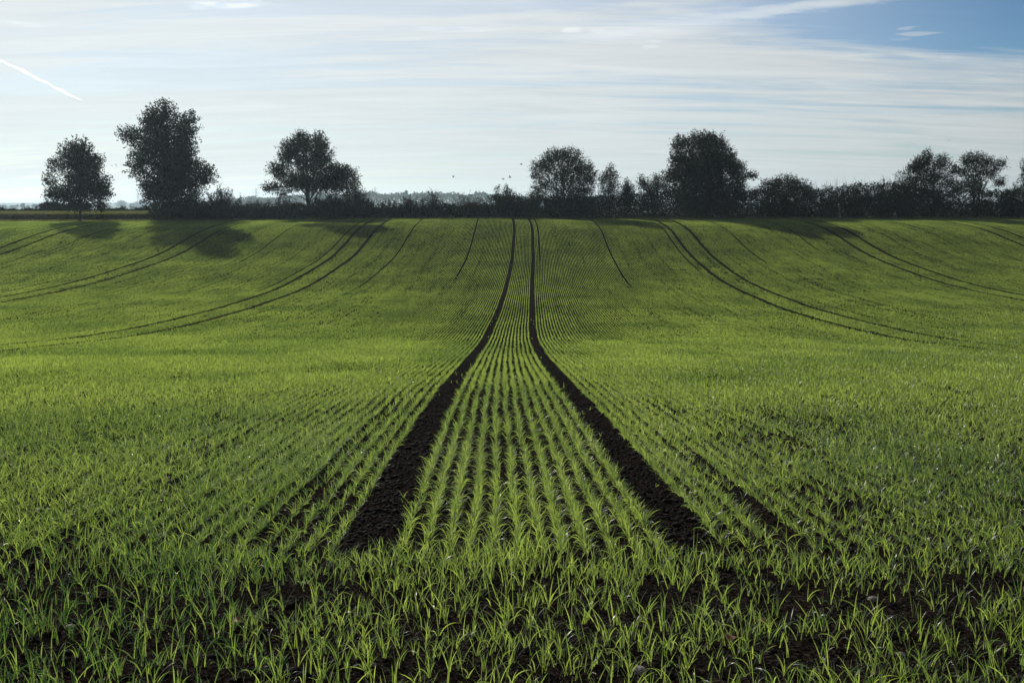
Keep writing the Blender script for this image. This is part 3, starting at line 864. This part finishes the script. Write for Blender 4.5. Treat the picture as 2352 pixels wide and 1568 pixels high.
# ---------------------------------------------------------------- birds
def bird(X, Y, yw, span, flap, heading, label, bank=0.0):
    c = at(X, Y, yw)
    s = span * 0.42
    V, Qd, T = [], [], []
    k = 9; sides = 8
    t = np.linspace(-1, 1, k)
    prof = np.interp(t, [-1, -.75, -.2, .3, .62, .8, .93, 1.0], [.015, .05, .105, .12, .075, .085, .05, .008]) * s
    for i in range(k):
        for j in range(sides):
            a = 2 * PI * j / sides
            V.append((t[i] * s * .62, prof[i] * math.cos(a), prof[i] * .9 * math.sin(a) + (0.02 * s if t[i] > .6 else 0)))
    for i in range(k - 1):
        for j in range(sides):
            Qd.append((i * sides + j, i * sides + (j + 1) % sides, (i + 1) * sides + (j + 1) % sides, (i + 1) * sides + j))
    b = len(V)                                          # tail fan, joined on the body's end
    V += [(-.5 * s, -.03 * s, .0), (-.5 * s, .03 * s, 0), (-.88 * s, .11 * s, .01 * s), (-.88 * s, -.11 * s, .01 * s)]
    Qd.append((b, b + 1, b + 2, b + 3))
    for sd in (-1, 1):
        b = len(V)
        st = [(0, .22, -.16, 0), (.35, .30, -.14, .35), (.7, .20, -.16, .55), (1.0, -.05, -.12, .6)]
        for (f, le, te, up) in st:
            zz = math.sin(flap) * f * s * .9 + math.cos(flap) * up * 0.12 * s
            yy = sd * (0.06 + math.cos(flap) * f * .9) * s
            V.append((le * s, yy, zz + .02 * s)); V.append((te * s, yy, zz))
        for i in range(3):
            a = b + 2 * i
            Qd.append((a, a + 1, a + 3, a + 2))
    V = np.array(V)
    ch, sh_ = math.cos(heading), math.sin(heading)
    cb, sb = math.cos(bank), math.sin(bank)
    R1 = np.array([[1, 0, 0], [0, cb, -sb], [0, sb, cb]]); R2 = np.array([[ch, -sh_, 0], [sh_, ch, 0], [0, 0, 1]])
    V = V @ R1.T @ R2.T
    o = mesh_from('bird', V, Qd, None, M_BIRD)
    md = o.modifiers.new('thick', 'SOLIDIFY'); md.thickness = 0.008
    o.location = c
    return tag(o, label, 'bird', 'birds flying over the hedgerow')


bird(1041, 407, 95, .46, .9, .6, 'lone dark bird low over the hazy wood')
bird(1155, 410, 95, .60, -.5, 2.6, 'dark bird, left one of the pair above the peaked bush', .3)
bird(1171, 408, 95, .56, .8, .4, 'dark bird, right one of the pair above the peaked bush', .4)
bird(1197, 378, 95, .58, .35, .2, 'dark bird gliding highest left of the round bushy tree')
bird(2178, 324, 95, .58, .9, 1.2, 'dark bird high above the peaked tree', .5)
for X, Y, f, lab in ((257, 380.5, .5, 'faint far bird nearest the small lone tree'), (266, 379, .7, 'faint far bird, upper one of the far flock'), (268, 382.5, .3, 'faint far bird, lowest of the far flock'), (284.5, 379, .6, 'faint far bird nearest the tallest tree')):
    bird(X, Y, 320, 1.0, f, .3, lab)

# ---------------------------------------------------------------- stones and dead leaves on the soil
I2V, I2F = ico2()


def on_ground(X, Y):
    for yw in np.linspace(2.5, 14, 2400):
        p = at(X, Y, yw)
        if p[2] <= ground(p[0], yw): return p
    return p


for X, Y, r, lab in ((2005, 1382, .028, 'pale flat stone lying on the soil among the right foreground shoots'),
                     (1469, 1542, .030, 'brownish stone half hidden by shoots at the bottom edge'),
                     (161, 1440, .022, 'small grey stone on the soil in the left foreground'),
                     (2070, 1505, .020, 'small round stone low in the right foreground'),
                     (857, 1524, .016, 'whitish pebble near the bottom edge left of centre')):
    p = on_ground(X, Y)
    v = I2V * (1 + 0.22 * (vnoise(I2V[:, 0] * 2 + X, I2V[:, 1] * 2, I2V[:, 2] * 2, seed=9)[:, None] - .5) * 2)
    v = v * r * np.array([1.2, 1.0, .62])
    o = mesh_from('stone', v, None, I2F, M_STONE); o.location = (p[0], p[1], float(ground(p[0], p[1]) + cloddy(p[0], p[1])) + r * .3)
    o.rotation_euler = (0, 0, X)
    tag(o, lab, 'stone', 'stones on the soil')


def dead_leaf(X, Y, size, rot, lab):
    p = on_ground(X, Y)
    n = 11; t = np.linspace(0, 1, n)
    w = np.sin(PI * np.clip(t, 0.03, 1) ** 0.8) * .36 * (1 + .18 * np.cos(t * 24)) + 0.008
    cu = .25 * np.sin(t * 4.0)
    Vv = np.concatenate([np.stack([t, -w, cu + .25 * w], -1), np.stack([t, 0 * t, cu], -1), np.stack([t, w, cu + .3 * w], -1)]) * size
    q = [(i, i + 1, n + i + 1, n + i) for i in range(n - 1)] + [(n + i, n + i + 1, 2 * n + i + 1, 2 * n + i) for i in range(n - 1)]
    o = mesh_from('fallen_leaf', Vv, q, None, M_DEAD)
    o.location = (p[0], p[1], float(ground(p[0], p[1])) + .018); o.rotation_euler = (.15, -.1, rot)
    tag(o, lab, 'leaf', 'dead leaves on the soil')


dead_leaf(531, 1440, .07, .3, 'curled red-brown dead leaf on the soil in the left foreground')
dead_leaf(1671, 1483, .075, 1.0, 'red-brown dead leaf low between shoots right of the centre')
dead_leaf(1700, 1252, .06, 2.0, 'red-brown dead leaf at the near end of the right wheel mark')
dead_leaf(1740, 1438, .06, -.5, 'dark red dead leaf among shoots in the right foreground')
dead_leaf(2150, 1335, .05, 2.6, 'small dark red dead leaf toward the right edge of the headland')

# ---------------------------------------------------------------- vapour trail
a = at(-40, 118, 9000); b = at(60, 168, 9300); c2 = at(196, 236, 9800)
k = 90; t = np.linspace(0, 1, k)[:, None]
pts = (1 - t) ** 2 * a + 2 * t * (1 - t) * (2 * b - .5 * (a + c2)) + t ** 2 * c2
pts += np.stack([vnoise(t[:, 0] * 22, t[:, 0] * 0 + 1, seed=1) - .5, t[:, 0] * 0, vnoise(t[:, 0] * 22, t[:, 0] * 0 + 7, seed=2) - .5], -1) * 16
rad = 11 * np.interp(t[:, 0], [0, .3, .75, .92, 1], [.9, 1.0, .95, .6, .05]) * (0.5 + 1.0 * vnoise(t[:, 0] * 30, t[:, 0] * 0, seed=3))
tb = Tubes(); tb.add(pts, rad, 10)
m, nt, out = new_mat('vapour')
pv = N(nt, 'ShaderNodeVolumePrincipled'); pv.inputs['Density'].default_value = 0.020
pv.inputs['Color'].default_value = (1, 1, 1, 1); pv.inputs['Anisotropy'].default_value = 0.72
nt.links.new(pv.outputs[0], out.inputs['Volume'])
tag(tb.build('vapour_trail', m), 'short white vapour trail slanting down at the upper left of the sky', 'vapour trail')

# ---------------------------------------------------------------- haze
x0, x1, y0, y1, z0, z1 = -3050, 3050, -60, 5050, -15, 62
hv = [(x, y, z) for z in (z0, z1) for y in (y0, y1) for x in (x0, x1)]
hq = [(0, 2, 3, 1), (4, 5, 7, 6), (0, 1, 5, 4), (2, 6, 7, 3), (0, 4, 6, 2), (1, 3, 7, 5)]
m, nt, out = new_mat('morning_haze')
pv = N(nt, 'ShaderNodeVolumePrincipled'); pv.inputs['Density'].default_value = 0.00017
pv.inputs['Color'].default_value = (.68, .88, 1.0, 1); pv.inputs['Anisotropy'].default_value = 0.42
nt.links.new(pv.outputs[0], out.inputs['Volume'])
hz = mesh_from('haze', hv, hq, None, m, False)
tag(hz, 'pale morning haze over the land', 'haze', kind='stuff')

# ---------------------------------------------------------------- sky
w = bpy.data.worlds.new('World'); scene.world = w; w.use_nodes = True
nt = w.node_tree; nt.nodes.clear(); L = nt.links
out = nt.nodes.new('ShaderNodeOutputWorld'); bg = nt.nodes.new('ShaderNodeBackground'); L.new(bg.outputs[0], out.inputs[0])
tc = nt.nodes.new('ShaderNodeTexCoord'); sp = nt.nodes.new('ShaderNodeSeparateXYZ'); L.new(tc.outputs['Generated'], sp.inputs[0])
zc = math_node(nt, 'MAXIMUM', sp.outputs['Z'], 0.004)
cv = nt.nodes.new('ShaderNodeCombineXYZ'); L.new(sp.outputs['X'], cv.inputs[0]); L.new(sp.outputs['Y'], cv.inputs[1]); L.new(zc, cv.inputs[2])
sky = nt.nodes.new('ShaderNodeTexSky'); sky.sky_type = 'NISHITA'; sky.sun_disc = False
sky.sun_elevation = SUN_EL; sky.sun_rotation = SUN_AZ; sky.air_density = 1.0; sky.dust_density = 0.3; sky.ozone_density = 4.0
L.new(cv.outputs[0], sky.inputs[0])
SKY_STRENGTH = 0.085
den = math_node(nt, 'ADD', zc, 0.11)
px = math_node(nt, 'DIVIDE', sp.outputs['X'], den); py = math_node(nt, 'DIVIDE', sp.outputs['Y'], den)


def cirrus(sx, sy, rot, scale, detail, rough, dist, off):
    c = nt.nodes.new('ShaderNodeCombineXYZ'); L.new(px, c.inputs[0]); L.new(py, c.inputs[1]); c.inputs[2].default_value = off
    mp = nt.nodes.new('ShaderNodeMapping'); mp.inputs['Rotation'].default_value = (0, 0, rot); mp.inputs['Scale'].default_value = (sx, sy, 1)
    L.new(c.outputs[0], mp.inputs[0])
    n = N(nt, 'ShaderNodeTexNoise', i_Scale=scale, i_Detail=detail, i_Roughness=rough, i_Distortion=dist); L.new(mp.outputs[0], n.inputs['Vector'])
    return n.outputs['Fac']


n1 = cirrus(0.28, 1.0, 0.10, 1.6, 8, 0.6, 0.6, 2.0)
n2 = cirrus(0.22, 1.2, -0.12, 5.0, 7, 0.62, 0.8, 6.0)
nn = math_node(nt, 'MULTIPLY_ADD', n2, 0.35, math_node(nt, 'MULTIPLY', n1, 0.75))
az = math_node(nt, 'ARCTAN2', sp.outputs['X'], sp.outputs['Y'])
el = math_node(nt, 'ARCSINE', sp.outputs['Z'])


def smooth_map(v, a, b, lo=0.0, hi=1.0):
    n = nt.nodes.new('ShaderNodeMapRange'); n.interpolation_type = 'SMOOTHSTEP'; L.new(v, n.inputs[0])
    for i, q in enumerate((a, b, lo, hi)): n.inputs[i + 1].default_value = q
    return n.outputs[0]


# the veil is thinnest high in the right part of the sky
thin = math_node(nt, 'MULTIPLY', smooth_map(az, 0.14, 0.50), smooth_map(el, 0.07, 0.20))
thin2 = smooth_map(el, 0.05, 0.22, 0.0, 0.075)
cover_in = math_node(nt, 'SUBTRACT', math_node(nt, 'SUBTRACT', nn, thin2), math_node(nt, 'MULTIPLY', thin, 0.42))
base = math_node(nt, 'MAXIMUM', smooth_map(cover_in, 0.22, 0.57, 0.0, 0.95), smooth_map(az, -0.10, 0.55, 0.80, 0.10))


def azel(X, Y):
    p = at(X, Y, 1.0)
    return math.atan2(p[0], p[1]), math.atan2(p[2], math.hypot(p[0], p[1]))


fine = cirrus(0.5, 1.0, 0.0, 16.0, 5, 0.6, 0.3, 4.0)
extra = None
for X, Y, rx, ry, k in ((515, 8, 80, 12, 1), (455, 15, 30, 7, .7), (1040, 68, 110, 6, .55), (1315, 70, 26, 6, .95), (1375, 72, 26, 6, .9), (1440, 80, 34, 6, .8), (1510, 95, 26, 4, .8), (1490, 108, 22, 4, .6), (1995, 89, 28, 6, .45), (2085, 66, 26, 5, .45), (2110, 77, 46, 5, .5), (2060, 91, 42, 5, .35), (60, 55, 50, 6, .6)):
    a0, e0 = azel(X, Y); ra, re = rx / 2285.0, ry / 2285.0
    da = math_node(nt, 'DIVIDE', math_node(nt, 'SUBTRACT', az, a0), ra); de = math_node(nt, 'DIVIDE', math_node(nt, 'SUBTRACT', el, e0), re)
    d2 = math_node(nt, 'ADD', math_node(nt, 'MULTIPLY', da, da), math_node(nt, 'MULTIPLY', de, de))
    d2 = math_node(nt, 'ADD', d2, math_node(nt, 'MULTIPLY_ADD', fine, -4.0, 2.0))
    mk = smooth_map(d2, 1.3, 0.0, 0.0, k)
    extra = mk if extra is None else math_node(nt, 'MAXIMUM', extra, mk)
# broad old trail running up to the right
a0, e0 = azel(1230, 92); a1, e1 = azel(2020, -12)
la = math.hypot(a1 - a0, e1 - e0); ta, te = (a1 - a0) / la, (e1 - e0) / la
ua = math_node(nt, 'SUBTRACT', az, a0); ue = math_node(nt, 'SUBTRACT', el, e0)
along = math_node(nt, 'ADD', math_node(nt, 'MULTIPLY', ua, ta), math_node(nt, 'MULTIPLY', ue, te))
acr = math_node(nt, 'SUBTRACT', math_node(nt, 'MULTIPLY', ue, ta), math_node(nt, 'MULTIPLY', ua, te))
acr = math_node(nt, 'ABSOLUTE', math_node(nt, 'ADD', acr, math_node(nt, 'MULTIPLY_ADD', fine, 0.010, -0.005)))
tr = math_node(nt, 'MULTIPLY', smooth_map(acr, 0.012, 0.001), math_node(nt, 'MULTIPLY', smooth_map(along, 0.0, 0.10, 0.0, 0.75), smooth_map(along, 0.50, 0.30, 0.35, 1.0)))
extra = math_node(nt, 'MAXIMUM', extra, tr)
cover_out = math_node(nt, 'MAXIMUM', base, extra)
# brightness of the veil falls away from the sun
dp = nt.nodes.new('ShaderNodeVectorMath'); dp.operation = 'DOT_PRODUCT'; L.new(tc.outputs['Generated'], dp.inputs[0]); dp.inputs[1].default_value = tuple(SUN)
lum = nt.nodes.new('ShaderNodeMapRange'); L.new(dp.outputs['Value'], lum.inputs[0])
for i, v in enumerate((0.35, 0.95, 6.0, 10.0)): lum.inputs[i + 1].default_value = v
cc = nt.nodes.new('ShaderNodeVectorMath'); cc.operation = 'SCALE'; cc.inputs[0].default_value = (0.955, 1.0, 1.0)
L.new(math_node(nt, 'MULTIPLY', math_node(nt, 'MULTIPLY', lum.outputs[0], math_node(nt, 'MULTIPLY_ADD', n2, 0.34, 0.83)), math_node(nt, 'MULTIPLY_ADD', extra, 0.18, 1.0)), cc.inputs['Scale'])
mx = N(nt, 'ShaderNodeMix', data_type='RGBA'); L.new(cover_out, mx.inputs[0])
deep = nt.nodes.new('ShaderNodeGamma'); deep.inputs[1].default_value = 1.65
sc1 = nt.nodes.new('ShaderNodeVectorMath'); sc1.operation = 'SCALE'; sc1.inputs['Scale'].default_value = 0.12; L.new(sky.outputs[0], sc1.inputs[0])
L.new(sc1.outputs[0], deep.inputs[0])
sc2 = nt.nodes.new('ShaderNodeVectorMath'); sc2.operation = 'SCALE'; sc2.inputs['Scale'].default_value = 8.5; L.new(deep.outputs[0], sc2.inputs[0])
pol = nt.nodes.new('ShaderNodeVectorMath'); pol.operation = 'MULTIPLY'; L.new(sc2.outputs[0], pol.inputs[0])
pc = N(nt, 'ShaderNodeMix', data_type='RGBA'); L.new(thin, pc.inputs[0]); pc.inputs[6].default_value = (.84, .96, 1.0, 1); pc.inputs[7].default_value = (.30, .76, .84, 1)
L.new(pc.outputs[2], pol.inputs[1])
L.new(pol.outputs[0], mx.inputs[6]); L.new(cc.outputs[0], mx.inputs[7])
L.new(mx.outputs[2], bg.inputs[0]); bg.inputs[1].default_value = SKY_STRENGTH

# ---------------------------------------------------------------- sun
sl = bpy.data.lights.new('Sun', 'SUN'); sl.energy = 5.0; sl.angle = math.radians(0.5); sl.color = (1.0, 0.96, 0.89)
so = bpy.data.objects.new('Sun', sl); COL.objects.link(so); so.location = (-60, 100, 70)
so.rotation_euler = Vector(tuple(-SUN)).to_track_quat('-Z', 'Y').to_euler()

# ---------------------------------------------------------------- camera
cd = bpy.data.cameras.new('Camera'); cd.lens = 2285.0 / 2352.0 * 36.0; cd.sensor_width = 36; cd.clip_start = 0.1; cd.clip_end = 30000
co = bpy.data.objects.new('Camera', cd); COL.objects.link(co); co.location = (0, 0, 0); co.rotation_euler = (PI / 2 - PITCH, 0, 0)
scene.camera = co

scene.view_settings.view_transform = 'Standard'; scene.view_settings.look = 'None'
scene.view_settings.exposure = -0.06; scene.view_settings.gamma = 1.0; scene.view_settings.use_curve_mapping = False
scene.cycles.use_denoising = True
scene.cycles.max_bounces = 6; scene.cycles.diffuse_bounces = 3; scene.cycles.transmission_bounces = 4; scene.cycles.transparent_max_bounces = 12
